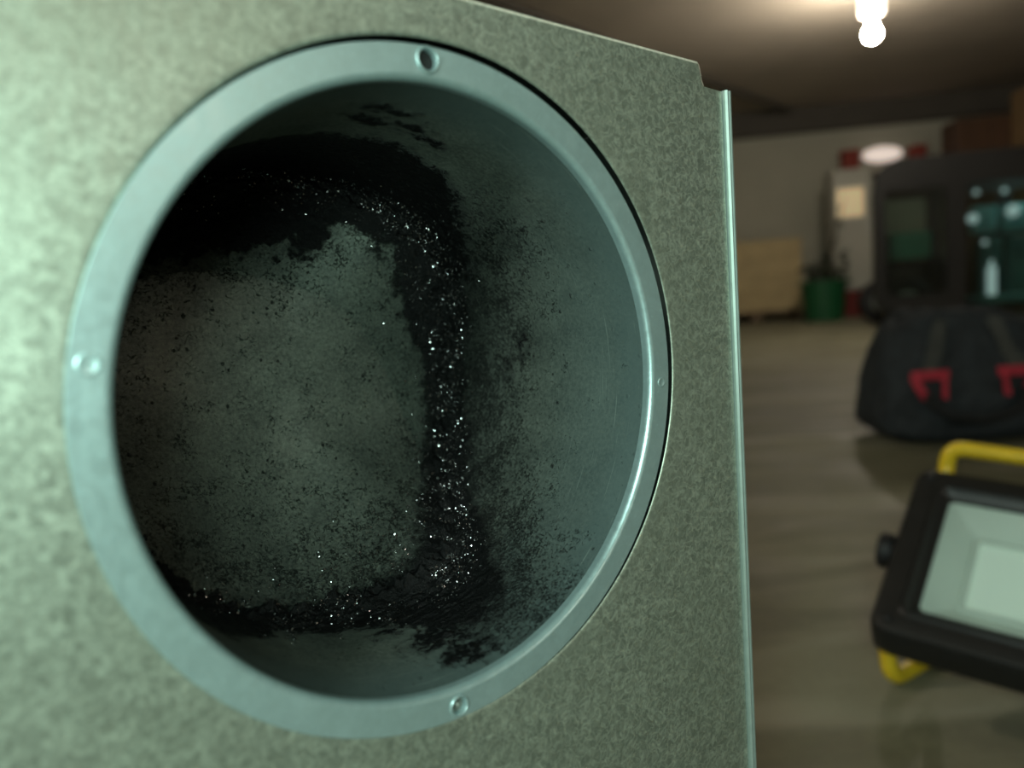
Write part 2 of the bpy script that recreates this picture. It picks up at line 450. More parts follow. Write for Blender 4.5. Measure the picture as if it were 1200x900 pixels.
# the other walls of the box
DZ = 3.3
def quad(name, pts, mat):
    bm = bmesh.new(); bm.faces.new([bm.verts.new(L(*p)) for p in pts]); return from_bm(name, bm, mat, bx)
T1 = (edge_x(1.36, -1.154), -1.154); T0 = (edge_x(tl_x, -1.05), -1.05)
B1 = (edge_x(1.36, yb), floor_y(edge_x(1.36, yb))); B0 = (edge_x(tl_x, yb), floor_y(edge_x(tl_x, yb)))
quad('side_panel', [(*T1, .2), (*T1, DZ), (*B1, DZ), (*B1, .2)], M_back)
quad('side_panel', [(tl_x, T0[1], 0.001), (tl_x, T0[1], DZ), (*B0, DZ), (*B0, .001)], M_back)
quad('rear_panel', [(tl_x, T0[1], DZ), (*T1, DZ), (*B1, DZ), (*B0, DZ)], M_back)
quad('top_panel', [(tl_x, -1.055, 0.02), (1.36, -1.14, .02), (*T1, DZ), (tl_x, T0[1], DZ)], M_back)

# ---- collar flange with two real holes
RT = .903                                              # pipe radius
def hole_at(ang, r=.960): return (r * cos(ang), r * sin(ang))
def ang_of(xp, yp):                                    # angle of a hole seen at that pixel, on the collar plane
    d = RC.transposed() @ Vector(((xp - 600) / F, (yp - 450) / F, 1)); c = -(RC.transposed() @ (TC / S))
    p = c + d * (-c.z / d.z); return atan2(p.y, p.x), hypot(p.x, p.y)
FZ = -.004                                             # flange stands a hair proud of the panel
hT = ang_of(500, 73); hB = ang_of(537, 824); hL = ang_of(101, 427); hR = ang_of(773, 448)
loops = [circ(0, 0, 1.0, NP), circ(0, 0, .924, NP)]
holes = [(*hole_at(hT[0], .963), .030), (*hole_at(hB[0], .960), .026)]
for hx, hy, hr in holes: loops.append(circ(hx, hy, hr * 1.32, 28))
bm = bmesh.new(); fill_loops(bm, loops, lambda x, y: L(x, y, FZ))
me_flange = from_bm('collar_flange', bm, M_flange, bx); me_flange['label'] = 'smooth blue-grey zinc flange'
bm = bmesh.new()
lathe(bm, [(1.0, FZ), (1.0035, FZ + .003), (1.004, .02), (.99, .03)], NP, Matrix.Translation(-base_l) @ Matrix.Scale(S, 4))
prof = [(.924, FZ)] + [(.924 - (.924 - RT) * sin(radians(a_)), FZ + .024 * (1 - cos(radians(a_)))) for a_ in range(8, 91, 8)] + [(RT, .036)]
lathe(bm, prof, NP, Matrix.Translation(-base_l) @ Matrix.Scale(S, 4))
from_bm('collar_lip', bm, M_flange, bx, True, 60)
# pressed eyelets round the holes
for (hx, hy, hr), dep in zip(holes, (.014, .0221)):
    prof = [(hr * 1.34, -.0005), (hr * 1.26, -.006), (hr * 1.12, -.008), (hr * 1.02, -.004), (hr, .006), (hr * .97, .012), (hr * .97, dep)]
    bm = bmesh.new(); mt = Matrix.Translation(-base_l) @ Matrix.Scale(S, 4) @ Matrix.Translation((hx, hy, FZ))
    lathe(bm, prof, 28, mt)
    ey = from_bm('eyelet', bm, M_flange, bx, True)
    bm = bmesh.new()
    if dep < .02205:
        lathe(bm, [(hr * .96, dep), (.0005, dep)], 28, mt); from_bm('hole_shade_disc', bm, M_black, ey)  # black disc stands for the shade inside the hole
    else:                                              # a screw end turned into the lower hole
        lathe(bm, [(hr * .97, dep), (hr * .8, dep), (hr * .72, dep - .012), (hr * .62, dep - .012), (hr * .52, dep), (hr * .40, dep), (hr * .3, dep - .015), (.0005, dep - .02)], 28, mt)
        from_bm('screw_end', bm, M_back, ey, True, 40)
# two shallow pressed dimples at left and right
for (an, rr, rad, hgt) in ((hL[0], hL[1], .028, -.0022), (hR[0], hR[1], .020, -.003)):
    hx, hy = hole_at(an, .96); bm = bmesh.new()
    lathe(bm, [(rad, -.0002), (rad * .88, hgt), (rad * .7, hgt * .9), (rad * .55, hgt * .25), (rad * .2, hgt * .12), (.0003, hgt * .1)], 26,
          Matrix.Translation(-base_l) @ Matrix.Scale(S, 4) @ Matrix.Translation((hx, hy, FZ)))
    from_bm('dimple', bm, M_flange, bx, True)

# ---- pipe wall and its uneven end plate. depth of the corner (in collar radii) round the circle:
CT = [(-180, 1.35), (-140, 1.6), (-110, 1.66), (-98, 1.62), (-77, 1.45), (-66, 1.28), (-54, 1.18), (-40, 1.18), (-26, 1.25), (-6, 1.36), (12, 1.37), (26, 1.27), (35, 1.13),
      (44, .96), (54, .78), (63, .75), (79, .80), (93, .83), (111, .80), (130, .78), (150, .95), (180, 1.35)]
def interp(tab, a):
    while a > 180: a -= 360
    while a < -180: a += 360
    for (a0, z0), (a1, z1) in zip(tab, tab[1:]):
        if a0 <= a <= a1:
            return z0 + (z1 - z0) * (a - a0) / (a1 - a0)
    return tab[0][1]
def smooth_tab(tab, w=5):
    raw = [interp(tab, a) for a in range(-180, 180)]
    return [sum(raw[(i + k) % 360] for k in range(-w, w + 1)) / (2 * w + 1) for i in range(360)]
CZ = smooth_tab(CT)
def zcorner(a):                                        # a in degrees
    a = (a + 180) % 360; i = int(a); t = a - i; return CZ[i % 360] * (1 - t) + CZ[(i + 1) % 360] * t
ZM = 1.33
def zend(x, y):
    r = min(hypot(x, y) / RT, 1); return ZM + (zcorner(math.degrees(atan2(y, x))) - ZM) * r ** 2.4
camL = -(RC.transposed() @ (TC / S))
def dirL(p): return RC.transposed() @ Vector(((p[0] - 600) / F, (p[1] - 450) / F, 1))
def hit_wall(p):
    d = dirL(p); a = d.x ** 2 + d.y ** 2; b = camL.x * d.x + camL.y * d.y; c = camL.x ** 2 + camL.y ** 2 - RT * RT
    q = camL + d * ((-b + sqrt(max(b * b - a * c, 0))) / a); return math.degrees(atan2(q.y, q.x)), q.z
def hit_end(p):
    d = dirL(p); z = 1.1
    for _ in range(12):
        q = camL + d * ((z - camL.z) / d.z); z = .5 * z + .5 * zend(q.x, q.y)
    return (q.x, q.y)
# where the deposit ends: on the wall (angle -> depth of its front edge) and on the end plate (outline of the clean patch)
wall_front = sorted([hit_wall(p) for p in ((290, 168), (345, 158), (400, 158), (450, 165), (490, 180), (530, 215), (545, 260), (548, 320), (546, 400), (545, 480), (548, 540),
                                            (560, 600), (585, 650), (590, 690), (572, 730), (520, 745), (470, 730), (400, 742), (330, 742), (255, 742))])
WF = [(-180, wall_front[0][1])] + wall_front + [(180, wall_front[0][1])]
WFs = smooth_tab(WF, 3)
def zfront(a):
    a = (a + 180) % 360; i = int(a); t = a - i; return WFs[i % 360] * (1 - t) + WFs[(i + 1) % 360] * t
patch = [hit_end(p) for p in ((120, 350), (165, 312), (230, 290), (300, 292), (345, 305), (372, 285), (405, 262), (435, 275), (455, 310), (466, 350), (478, 385), (496, 425), (499, 480), (497, 540),
                              (489, 590), (488, 640), (462, 668), (420, 690), (370, 703), (300, 712), (215, 708), (120, 690), (60, 500))]
def seg_d(px_, py_, a, b):
    vx, vy = b[0] - a[0], b[1] - a[1]; t = max(0, min(1, ((px_ - a[0]) * vx + (py_ - a[1]) * vy) / (vx * vx + vy * vy + 1e-12)))
    return hypot(px_ - a[0] - vx * t, py_ - a[1] - vy * t)
def patch_sd(x, y):                                    # + outside the clean patch
    d = min(seg_d(x, y, a, b) for a, b in zip(patch, patch[1:] + patch[:1])); ins = False
    j = len(patch) - 1
    for i in range(len(patch)):
        xi, yi = patch[i]; xj, yj = patch[j]
        if (yi > y) != (yj > y) and x < (xj - xi) * (y - yi) / (yj - yi) + xi: ins = not ins
        j = i
    return -d if ins else d
def sstep(a, b, x):
    t = max(0, min(1, (x - a) / (b - a))); return t * t * (3 - 2 * t)
def fbm(p, sc, o=5): return noise.fractal(Vector(p) * sc, 1.0, 2.0, o)
blot = [(hit_wall((515, 745)), .16), (hit_wall((545, 765)), .12), (hit_wall((455, 740)), .10), (hit_wall((610, 400)), .10), (hit_wall((595, 430)), .07)]
top_marks = [hit_wall(p) for p in ((445, 125), (470, 133), (440, 143), (485, 150), (500, 163), (430, 137))]
NA, NZ = 420, 200
bm = bmesh.new(); grid = []; att = []
for j in range(NZ + 1):
    row = []
    for i in range(NA):
        a = -180 + 360 * i / NA; ar = radians(a); zcn = zcorner(a)
        t = j / NZ; t = t ** .8; z = .036 + (zcn - .036) * t
        p = (RT * cos(ar), RT * sin(ar), z)
        n_ = fbm(p, 9); n2 = fbm(p, 26)
        dz = z - zfront(a) + n_ * .05 + n2 * .035
        lower = sstep(35, 60, a) * (1 - sstep(75, 100, a))
        topm = sstep(-45, -75, a)
        soft = .10 if a < -60 or a > 65 else .17
        soot = .5 + .62 * max(-1, min(1, dz / soft))
        for (ba, bz), br in blot:
            d_ = hypot(radians(a - ba) * RT * .9, (z - bz) * 1.0) / br
            soot = max(soot, .95 - d_ * .75 + n2 * .35) if br > .10 else max(soot, .62 - d_ * .4 + n2 * .3)
        for (ma, mz) in top_marks:
            d_ = hypot(radians(a - ma) * RT * .5, (z - mz)) / .035
            soot = max(soot, .80 - d_ * .35 + n2 * .4)
        # speckles on the right wall thin out towards the mouth
        spk = 0.0
        if -75 < a < 75: spk = .74 * sstep(-.95, .0, z - zfront(a)) * (1 - sstep(-40, -75, a)) + .10
        elif a >= 75: spk = .24
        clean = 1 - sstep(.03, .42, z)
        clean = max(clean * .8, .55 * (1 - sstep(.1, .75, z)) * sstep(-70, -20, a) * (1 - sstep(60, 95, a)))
        # the deposit is a thick crusted bead in the corner
        pile = math.exp(-((zcn - z) / .085) ** 2) * (.045 + .02 * lower) * (.75 + .9 * n_ + .6 * n2)
        crust = max(0, soot - .45) * (.010 + .016 * abs(n2))
        r = RT - max(0, pile) - crust
        row.append(bm.verts.new(L(r * cos(ar), r * sin(ar), z))); att.append((soot, spk, clean))
    grid.append(row)
for a_, b_ in zip(grid, grid[1:]):
    for k in range(NA): bm.faces.new((a_[k], a_[(k + 1) % NA], b_[(k + 1) % NA], b_[k]))
def with_attr(o, att):
    for nm, ix in (('soot', 0), ('speckle', 1), ('clean', 2)):
        at = o.data.attributes.new(nm, 'FLOAT', 'POINT'); at.data.foreach_set('value', [a[ix] for a in att])
w_ = from_bm('pipe_wall', bm, M_soot, bx, True); with_attr(w_, att); w_['label'] = 'inner pipe wall stained with black soot'
NRr = 150
bm = bmesh.new(); grid = []; att = []; crest = []
for j in range(NRr + 1):
    row = []
    for i in range(NA):
        a = -180 + 360 * i / NA; ar = radians(a); rr = max(RT * (1 - (1 - j / NRr) ** 1.0), .002)
        x, y = rr * cos(ar), rr * sin(ar); z = zend(x, y); p = (x, y, z)
        n_ = fbm(p, 9); n2 = fbm(p, 26)
        sd = patch_sd(x, y)
        up = sstep(-.1, -.35, y)
        d = sd + n_ * (.035 + .05 * up) + n2 * (.018 + .02 * up)
        soot = .5 + .62 * max(-1, min(1, d / .07))
        spk = .27 + .22 * sstep(-.35, 0, sd) + .12 * sstep(.1, .6, y)
        lower = sstep(35, 60, a) * (1 - sstep(75, 100, a))
        pile = math.exp(-((RT - rr) / .085) ** 2) * (.05 + .03 * lower) * (.75 + .9 * n_ + .6 * n2)
        crust = max(0, soot - .45) * (.010 + .016 * abs(n2))
        z2 = z - max(0, pile) - crust
        lim = RT - (max(0, math.exp(0) * (.045 + .02 * lower) * (.75 + .9 * n_ + .6 * n2)) + max(0, soot - .45) * .012 if j == NRr else 0)
        row.append(bm.verts.new(L(x, y, z2))); att.append((soot, spk, 0.0))
    grid.append(row)
for a_, b_ in zip(grid, grid[1:]):
    for k in range(NA): bm.faces.new((a_[k], a_[(k + 1) % NA], b_[(k + 1) % NA], b_[k]))
bm.faces.new(grid[0])
e_ = from_bm('end_plate', bm, M_soot, bx, True); with_attr(e_, att); e_['label'] = 'grey end plate speckled with soot'
for f in e_.data.polygons:
    pass
# loose shiny crumbs of soot lying on the deposit
bm = bmesh.new()
q_ = bmesh.ops.create_icosphere(bm, subdivisions=1, radius=1); bm.verts.index_update()
ICO_V = [v.co.copy() for v in bm.verts]; ICO_F = [tuple(v.index for v in f.verts) for f in bm.faces]; bm.free()
CV, CF = [], []
def crumb(P, r):
    n0 = len(CV); sx, sy, sz = rnd.uniform(.5, 1.3) * r, rnd.uniform(.5, 1.3) * r, rnd.uniform(.5, 1.2) * r
    rot = Matrix.Rotation(rnd.uniform(0, 6.28), 3, Vector((rnd.uniform(-1, 1), rnd.uniform(-1, 1), rnd.uniform(-1, 1))).normalized())
    for v in ICO_V: CV.append(rot @ Vector((v.x * sx * rnd.uniform(.7, 1.2), v.y * sy, v.z * sz)) + P)
    for f in ICO_F: CF.append(tuple(n0 + k for k in f))
for i in range(8500):
    g = rnd.random()
    if g < .50: a = rnd.gauss(15, 38)
    elif g < .68: a = rnd.gauss(62, 14)
    elif g < .85: a = rnd.gauss(-60, 25)
    else: a = rnd.uniform(-120, 130)
    zc_ = zcorner(a); ar = radians(a)
    r_ = .0016 + abs(rnd.gauss(0, .0024))
    n_ = fbm((RT * cos(ar), RT * sin(ar), zc_), 9)
    if rnd.random() < .6:
        dz = abs(rnd.gauss(0, .10)); pile = math.exp(-(dz / .085) ** 2) * .05 * (.75 + .9 * n_)
        R_ = RT - max(0, pile) - .008 - r_ * .3; P = L(R_ * cos(ar), R_ * sin(ar), zc_ - dz)
    else:
        dr = abs(rnd.gauss(0, .09)); rr = RT - dr; x, y = rr * cos(ar), rr * sin(ar)
        pile = math.exp(-(dr / .085) ** 2) * .055 * (.75 + .9 * n_); P = L(x, y, zend(x, y) - max(0, pile) - .008 - r_ * .3)
    crumb(P, r_ * S)
cr = mesh('soot_crumbs', CV, CF, M_crumb, bx); cr['kind'] = 'stuff'; cr['label'] = 'glittering black soot crumbs'
# back face of the pipe so no light leaks from behind
bm = bmesh.new(); lathe(bm, [(RT + .02, .03), (RT + .02, 2.0), (.001, 2.0)], 64, Matrix.Translation(-base_l) @ Matrix.Scale(S, 4))
from_bm('pipe_shell', bm, M_back, bx, True, 40)

# ================================================================ WORK LIGHT
wv = Vector((.785, .107, -.609)).normalized()          # along its width, lens axes
dTL = Vector(((1077 - 600) / F, (545 - 450) / F, 1)); dBL = Vector(((1014 - 600) / F, (733 - 450) / F, 1))
ka = dTL.dot(wv) / dBL.dot(wv); Zt = .965
TLc = dTL * Zt; BLc = dBL * ka * Zt
uv = (BLc - TLc).normalized(); hl = (BLc - TLc).length
nv = wv.cross(uv).normalized()                         # points away from the lens
wW, uW, nW = M @ wv, M @ uv, M @ nv
TLw = M @ TLc + CAM
HWd = .335
cen = TLw + wW * HWd / 2 + uW * hl / 2
foot = on_floor(1056, 803)
wl = empty('work_light', (cen.x, cen.y, 0))
LB = Vector(wl.location)
HM = Matrix((wW, uW, nW)).transposed().to_4x4(); HM.translation = cen - LB     # head axes: x width, y down its face, z to the rear
def rr3(x0, x1, y0, y1, r, n=6): return rrect(x0, x1, y0, y1, r, n)
hx, hy = HWd / 2, hl / 2
# frame: stepped bezel around the glass
def bezel(steps, name, mat, par):
    bm = bmesh.new(); rings = []
    for (ix, z, r) in steps:
        lp = rrect(-hx + ix, hx - ix, -hy + ix, hy - ix, r)
        rings.append([bm.verts.new(HM @ Vector((x, y, z))) for x, y in lp])
    for A_, B_ in zip(rings, rings[1:]):
        n = len(A_)
        for k in range(n): bm.faces.new((A_[k], A_[(k + 1) % n], B_[(k + 1) % n], B_[k]))
    return bm, rings
bm, rg = bezel([(.012, .045, .02), (.0, .040, .02), (-.0, .008, .02), (.003, .002, .018), (.008, .0, .016), (.024, .0, .012), (.027, -.003, .011), (.031, -.003, .01), (.035, .004, .009), (.042, .008, .007), (.042, .012, .006)], 'f', None, None)
from_bm('bezel', bm, M_blackplastic, wl, True, 35)
bm = bmesh.new(); lp = rrect(-hx + .041, hx - .041, -hy + .041, hy - .041, .007)
bm.faces.new([bm.verts.new(HM @ Vector((x, y, .0095))) for x, y in lp]); from_bm('front_glass', bm, M_glass, wl)
# reflector tray
bm = bmesh.new(); rings = []
for ix, z, r in ((.041, .012, .006), (.072, .034, .006), (.074, .030, .005), (.078, .030, .005), (.080, .036, .005)):
    rings.append([bm.verts.new(HM @ Vector((x, y, z))) for x, y in rrect(-hx + ix, hx - ix, -hy + ix, hy - ix, r)])
for A_, B_ in zip(rings, rings[1:]):
    n = len(A_)
    for k in range(n): bm.faces.new((A_[k], A_[(k + 1) % n], B_[(k + 1) % n], B_[k]))
from_bm('reflector', bm, M_white, wl, True, 35)
bm = bmesh.new(); bm.faces.new([bm.verts.new(HM @ Vector((x, y, .0355))) for x, y in rrect(-hx + .079, hx - .079, -hy + .079, hy - .079, .005)])
from_bm('led_plate', bm, M_led, wl)['label'] = 'pale green-white LED plate'
# housing with cooling fins
bm = bmesh.new(); box(bm, -hx + .012, hx - .012, -hy + .012, hy - .012, .040, .058, .004, 2, HM)
for k in range(15):
    x = -hx + .04 + (HWd - .08) * k / 14; box(bm, x - .0015, x + .0015, -hy + .03, hy - .03, .056, .078, 0, 2, HM)
from_bm('housing', bm, M_blackplastic, wl)
for sx in (-1, 1):                                     # bezel screws and pivot knobs
    for sy in (-1, 1):
        bm = bmesh.new(); lathe(bm, [(.0055, -.0005), (.005, -.003), (.002, -.004), (.0004, -.0035)], 14, HM @ Matrix.Translation((sx * (hx - .017), sy * (hy - .017), 0)))
        from_bm('screw', bm, M_rubber, wl, True)
    bm = bmesh.new()
    mt = HM @ Matrix.Translation((sx * (hx - .010), -.005, .03)) @ Matrix.Rotation(radians(90 * sx), 4, 'Y')
    lathe(bm, [(.010, -.004), (.010, .012), (.019, .013), (.021, .017), (.021, .026), (.018, .029), (.0005, .030)], 20, mt)
    from_bm('pivot_knob', bm, M_rubber, wl, True, 40)
# yellow tubular stand: loop up over the top, and a U lying on the floor
TR = .0098
LI = Matrix.Translation(-LB)
def HW(x, y, z): return HM @ Vector((x, y, z))
xs0 = -hx + .04; 
# handle: seen rising behind the top left corner and running right
topL = px(1108, 560, Zt + .02) - LB; topU = px(1112, 524, Zt + .015) - LB; 
span = wW * (HWd - .075)
top_pts = [topL + uW * .10, topL, topU, topU + span, topL + span, topL + span + uW * .10]
bm = bmesh.new(); tube(bm, round_path(top_pts, .028, 7), TR, 14); from_bm('carry_handle', bm, M_yellow, wl, True, 60)
# base: comes down at the lower left corner, bends on the floor and runs back
f0 = on_floor(1044, 806); f0.z = TR; f0 -= LB
s0 = px(1037, 735, .93) - LB
back = on_floor(1106, 770); back.z = TR; back -= LB
bdir = (back - f0).normalized()
wh = Vector((wW.x, wW.y, 0)).normalized(); spn = wh * (HWd - .03)
p_up = s0 + uW * -.05 + nW * .05 + wW * .03
base_pts = [p_up + Vector((0, 0, 0)), s0, f0, f0 + bdir * .17, f0 + bdir * .17 + spn, f0 + spn, s0 + spn, p_up + spn]
bm = bmesh.new(); tube(bm, round_path(base_pts, .024, 7), TR, 14); from_bm('floor_stand', bm, M_yellow, wl, True, 60)
# side brackets joining handle, knobs and stand behind the head
for k, (a, b) in enumerate(((topL + uW * .10, p_up), (topL + span + uW * .10, p_up + spn))):
    bm = bmesh.new(); mid = HW((-1, 1)[k] * (hx - .02), -.005, .045); tube(bm, round_path([a, mid, b], .03, 5), TR * .9, 12); from_bm('side_bracket', bm, M_yellow, wl, True, 60)
tag(wl, 'rectangular work light with black bezel and yellow tube stand on the concrete floor', 'work light')

# ================================================================ SPORTS BAG
fb = on_floor(1137, 521)
fd = Vector((fb.x, fb.y, 0)).normalized()
bag = empty('duffel_bag', fb + fd * .17 + Vector((-.038, 0, 0)), radians(-3))
BW, BH, BD = .275, .375, .17
def bag_pt(a, b, c, off=0.0):                          # a, b, c in -1..1 (length, depth, height)
    v = Vector((a, b, c)); e = 5.0
    n = (abs(a) ** e + abs(b) ** e + abs(c) ** e) ** (1 / e)
    m = max(abs(a), abs(b), abs(c)); v = v * (m / n) if n > 0 else v
    zz = (v.z + 1) / 2
    tx = 1.0 - .26 * zz ** 1.6; ty = 1.0 - .42 * zz ** 1.3
    P = Vector((v.x * BW * tx, v.y * BD * ty, zz * BH))
    w = noise.fractal(Vector((a * 2.2, b * 2.2 + 5, c * 2.2)), 1, 2, 4)
    dirn = Vector((v.x * .6, v.y, max(v.z, 0) * 1.1))
    P += dirn * (.012 * w) * (1 if zz > .05 else 0)
    P.z += .018 * max(0, v.z) * noise.noise(Vector((a * 2.5, 3, 0)))
    P.z -= .018 * sstep(.1, .95, a) * max(0, v.z)
    dn = Vector((0, -1, .35)) if b <= -.99 else Vector((0, 0, 1)); P += dn.normalized() * off
    return P
n = 36; V = []; Fc = []; idx = {}
def bv(i, j, k):
    if (i, j, k) not in idx: idx[(i, j, k)] = len(V); V.append(bag_pt(2 * i / n - 1, 2 * j / n - 1, 2 * k / n - 1))
    return idx[(i, j, k)]
for i in range(n):
    for j in range(n):
        Fc.append((bv(i, j, 0), bv(i, j + 1, 0), bv(i + 1, j + 1, 0), bv(i + 1, j, 0)))
        Fc.append((bv(i, j, n), bv(i + 1, j, n), bv(i + 1, j + 1, n), bv(i, j + 1, n)))
        Fc.append((bv(i, 0, j), bv(i + 1, 0, j), bv(i + 1, 0, j + 1), bv(i, 0, j + 1)))
        Fc.append((bv(i, n, j), bv(i, n, j + 1), bv(i + 1, n, j + 1), bv(i + 1, n, j)))
        Fc.append((bv(0, i, j), bv(0, i, j + 1), bv(0, i + 1, j + 1), bv(0, i + 1, j)))
        Fc.append((bv(n, i, j), bv(n, i + 1, j), bv(n, i + 1, j + 1), bv(n, i, j + 1)))
mesh('bag_body', V, Fc, M_bag, bag, True)
ca = -.13
def strip(bm, pts, wdt, off, th=.005):                 # webbing on the front face, pts in (a, c)
    m = 14; path = []
    for (a0, a1) in zip(pts, pts[1:]):
        for k in range(m): t = k / m; path.append((a0[0] * (1 - t) + a1[0] * t, a0[1] * (1 - t) + a1[1] * t))
    path.append(pts[-1]); R = []
    for i, (a, c) in enumerate(path):
        q0 = path[max(i - 1, 0)]; q1 = path[min(i + 1, len(path) - 1)]
        ta, tc = (q1[0] - q0[0]) * BW, (q1[1] - q0[1]) * BH / 2; l_ = hypot(ta, tc); na, nc = -tc / l_, ta / l_
        e0 = (a + na * wdt / 2 / BW, c + nc * wdt / BH); e1 = (a - na * wdt / 2 / BW, c - nc * wdt / BH)
        R.append([bm.verts.new(bag_pt(e0[0], -1, e0[1], off)), bm.verts.new(bag_pt(e1[0], -1, e1[1], off)),
                  bm.verts.new(bag_pt(e1[0], -1, e1[1], off + th)), bm.verts.new(bag_pt(e0[0], -1, e0[1], off + th))])
    for A_, B_ in zip(R, R[1:]):
        for k in range(4): bm.faces.new((A_[k], A_[(k + 1) % 4], B_[(k + 1) % 4], B_[k]))
    bm.faces.new(R[0]); bm.faces.new(R[-1][::-1])
for s in (-1, 1):
    bm = bmesh.new(); strip(bm, [(s * .50 + ca, .06), (s * .42 + ca, .40), (s * .36 + ca, .98)], .050, .003); from_bm('strap', bm, M_bagstrap, bag)
    bm = bmesh.new()
    strip(bm, [(s * .72 + ca, .06), (s * .26 + ca, .06)], .026, .006); strip(bm, [(s * .70 + ca, .06), (s * .52 + ca, -.28)], .026, .010); strip(bm, [(s * .31 + ca, .06), (s * .32 + ca, -.30)], .016, .010)
    from_bm('handle_anchor', bm, M_red, bag)['label'] = 'red webbing handle anchor'
bm = bmesh.new(); hp = []
for k in range(25):
    t = pi * k / 24; a = ca - .50 * cos(t); c = -.22 - .44 * sin(t); hp.append(bag_pt(a, -1, c, .022 + .02 * sin(t)))
tube(bm, hp, .013, 12); from_bm('handle', bm, M_baghandle, bag, True)
bm = bmesh.new(); tube(bm, [bag_pt(a / 10, 0, 1, .003) for a in range(-9, 10)], .006, 8); from_bm('zip', bm, M_baghandle, bag, True)
tag(bag, 'charcoal fabric duffel bag with red handle anchors on the concrete floor', 'bag')

# ================================================================ BLACK CAB VEHICLE
VY = 6.45; va = radians(12.6)
vw = 2.75; vh = 1.40; VD = 1.0; VI = .22             # VI: the cab narrows towards its rear
vf = Vector((cos(va), -sin(va), 0)); vn = Vector((sin(va), cos(va), 0)); v0 = at_y(1026, 300, VY); v0.z = 0
van = empty('small_vehicle', v0 + vf * vw / 2, -va)
def on_van(x, y, y0=0.0):                              # ray met with the plane y0 behind the vehicle's face, in its axes
    d = ray(x, y); t = (v0 + vn * y0 - CAM).dot(vn) / d.dot(vn); q = CAM + d * t - van.location
    return Vector((q.dot(vf), y0, q.z))
vx = lambda p: on_van(p, 280).x
vz = lambda p, x=1100: on_van(x, p).z
def shape(x0, x1, z0, z1, r):
    return rrect(x0, x1, z0, z1, r, 7)
wins = [(vx(1038), vx(1110), vz(345, 1070), vz(221, 1070), .05), (vx(1132), vx(1225), vz(357, 1170), vz(211, 1170), .05)]
wins.append((vx(1245), vw / 2 - .12, wins[1][2], wins[1][3], .05))
def shell_out(x0, x1, z0, z1):
    out = []
    for cx_, cy_, a, r in ((x1 - .24, z1 - .20, 0, .20), (x0 + .24, z1 - .20, 90, .20), (x0 + .08, z0 + .08, 180, .08), (x1 - .08, z0 + .08, 270, .08)):
        for k in range(9):
            t = radians(a + 90 * k / 8); out.append((cx_ + (r if r < .1 else .24) * cos(t), cy_ + r * sin(t)))
    return out
so = shell_out(-vw / 2, vw / 2, .16, vh)
def taper(x, y): return x + (VI * y / VD) * (1 if x < 0 else -1) * min(1, abs(x) / (vw / 2))
for yy, nm in ((0, 'front_frame'), (VD - .05, 'rear_frame')):
    bm = bmesh.new(); fill_loops(bm, [so] + [shape(*w) for w in wins], lambda x, y: Vector((taper(x, yy), yy, y)))
    extrude_all(bm, Vector((0, .05, 0))); from_bm(nm, bm, M_body, van)
bm = bmesh.new(); R = []
for y_ in (.05, VD - .05): R.append([bm.verts.new((taper(x, y_), y_, z)) for x, z in so])
for k in range(len(so)): bm.faces.new((R[0][k], R[0][(k + 1) % len(so)], R[1][(k + 1) % len(so)], R[1][k]))
from_bm('body_shell', bm, M_body, van, True, 50)
for w in wins:
    for y_ in (.02, VD - .02):
        bm = bmesh.new(); bm.faces.new([bm.verts.new((taper(x, y_), y_, z)) for x, z in shape(w[0] - .005, w[1] + .005, w[2] - .005, w[3] + .005, .05)])
        from_bm('window_glass', bm, M_vglass, van)
for sx in (-vw / 2 + .26, vw / 2 - .30):
    for y_ in (.22, VD - .0):
        bm = bmesh.new(); lathe(bm, [(.05, -.01), (.14, -.01), (.19, .0), (.21, .03), (.21, .12), (.19, .15), (.14, .16), (.05, .16)], 28, Matrix.Translation((sx, y_ - .16, .21)) @ Matrix.Rotation(radians(-90), 4, 'X'), True, True)
        wh_ = from_bm('wheel', bm, M_rubber, van, True, 40)
        bm = bmesh.new(); lathe(bm, [(.11, -.015), (.09, -.02), (.03, -.03), (.001, -.03)], 20, Matrix.Translation((sx, y_ - .16, .21)) @ Matrix.Rotation(radians(-90), 4, 'X')); from_bm('hub_cap', bm, M_back, wh_, True)
def vbox(name, p0, p1, q0, q1, y0, y1, mat, bev=.03, par=van):      # pixel span p0..p1, q1..q0 at the vehicle face
    X0 = on_van(p0, 290, y0).x; X1 = on_van(p1, 290, y0).x
    Z0 = on_van((p0 + p1) / 2, q1, y0).z; Z1 = on_van((p0 + p1) / 2, q0, y0).z
    bm = bmesh.new(); box(bm, X0, X1, y0, y1, Z0, Z1, bev, 3); return from_bm(name, bm, mat, par, True, 40)
vbox('green_case', 1044, 1092, 272, 303, .30, .55, M_greenbox, .02)['label'] = 'green case behind the left window'
vbox('dashboard', 1038, 1112, 304, 358, .35, .85, M_body, .04)  # the teal blocks below stand for reflections in the right window
vbox('pale_reflection', 1140, 1170, 241, 274, .5, .62, M_tealpale)['label'] = 'teal block standing for a window reflection'
vbox('pale_reflection', 1176, 1216, 238, 272, .5, .62, M_tealpale)['label'] = 'teal block standing for a window reflection'
vbox('dark_reflection', 1148, 1176, 277, 352, .5, .66, M_teal)
vbox('dark_reflection', 1180, 1222, 275, 352, .5, .66, M_teal)
vbox('low_reflection', 1140, 1225, 345, 357, .2, .6, M_teal)
for (p, q, r) in ((1144, 225, .022), (1177, 223, .022), (1140, 256, .042), (1187, 247, .050), (1154, 284, .022)):  # glowing knobs stand for lamps reflected in the window
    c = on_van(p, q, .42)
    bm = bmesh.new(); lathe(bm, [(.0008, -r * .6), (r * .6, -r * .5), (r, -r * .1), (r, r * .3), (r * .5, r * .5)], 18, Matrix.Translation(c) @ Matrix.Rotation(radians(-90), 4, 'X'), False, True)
    from_bm('reflected_spot', bm, M_reflspot, van, True)
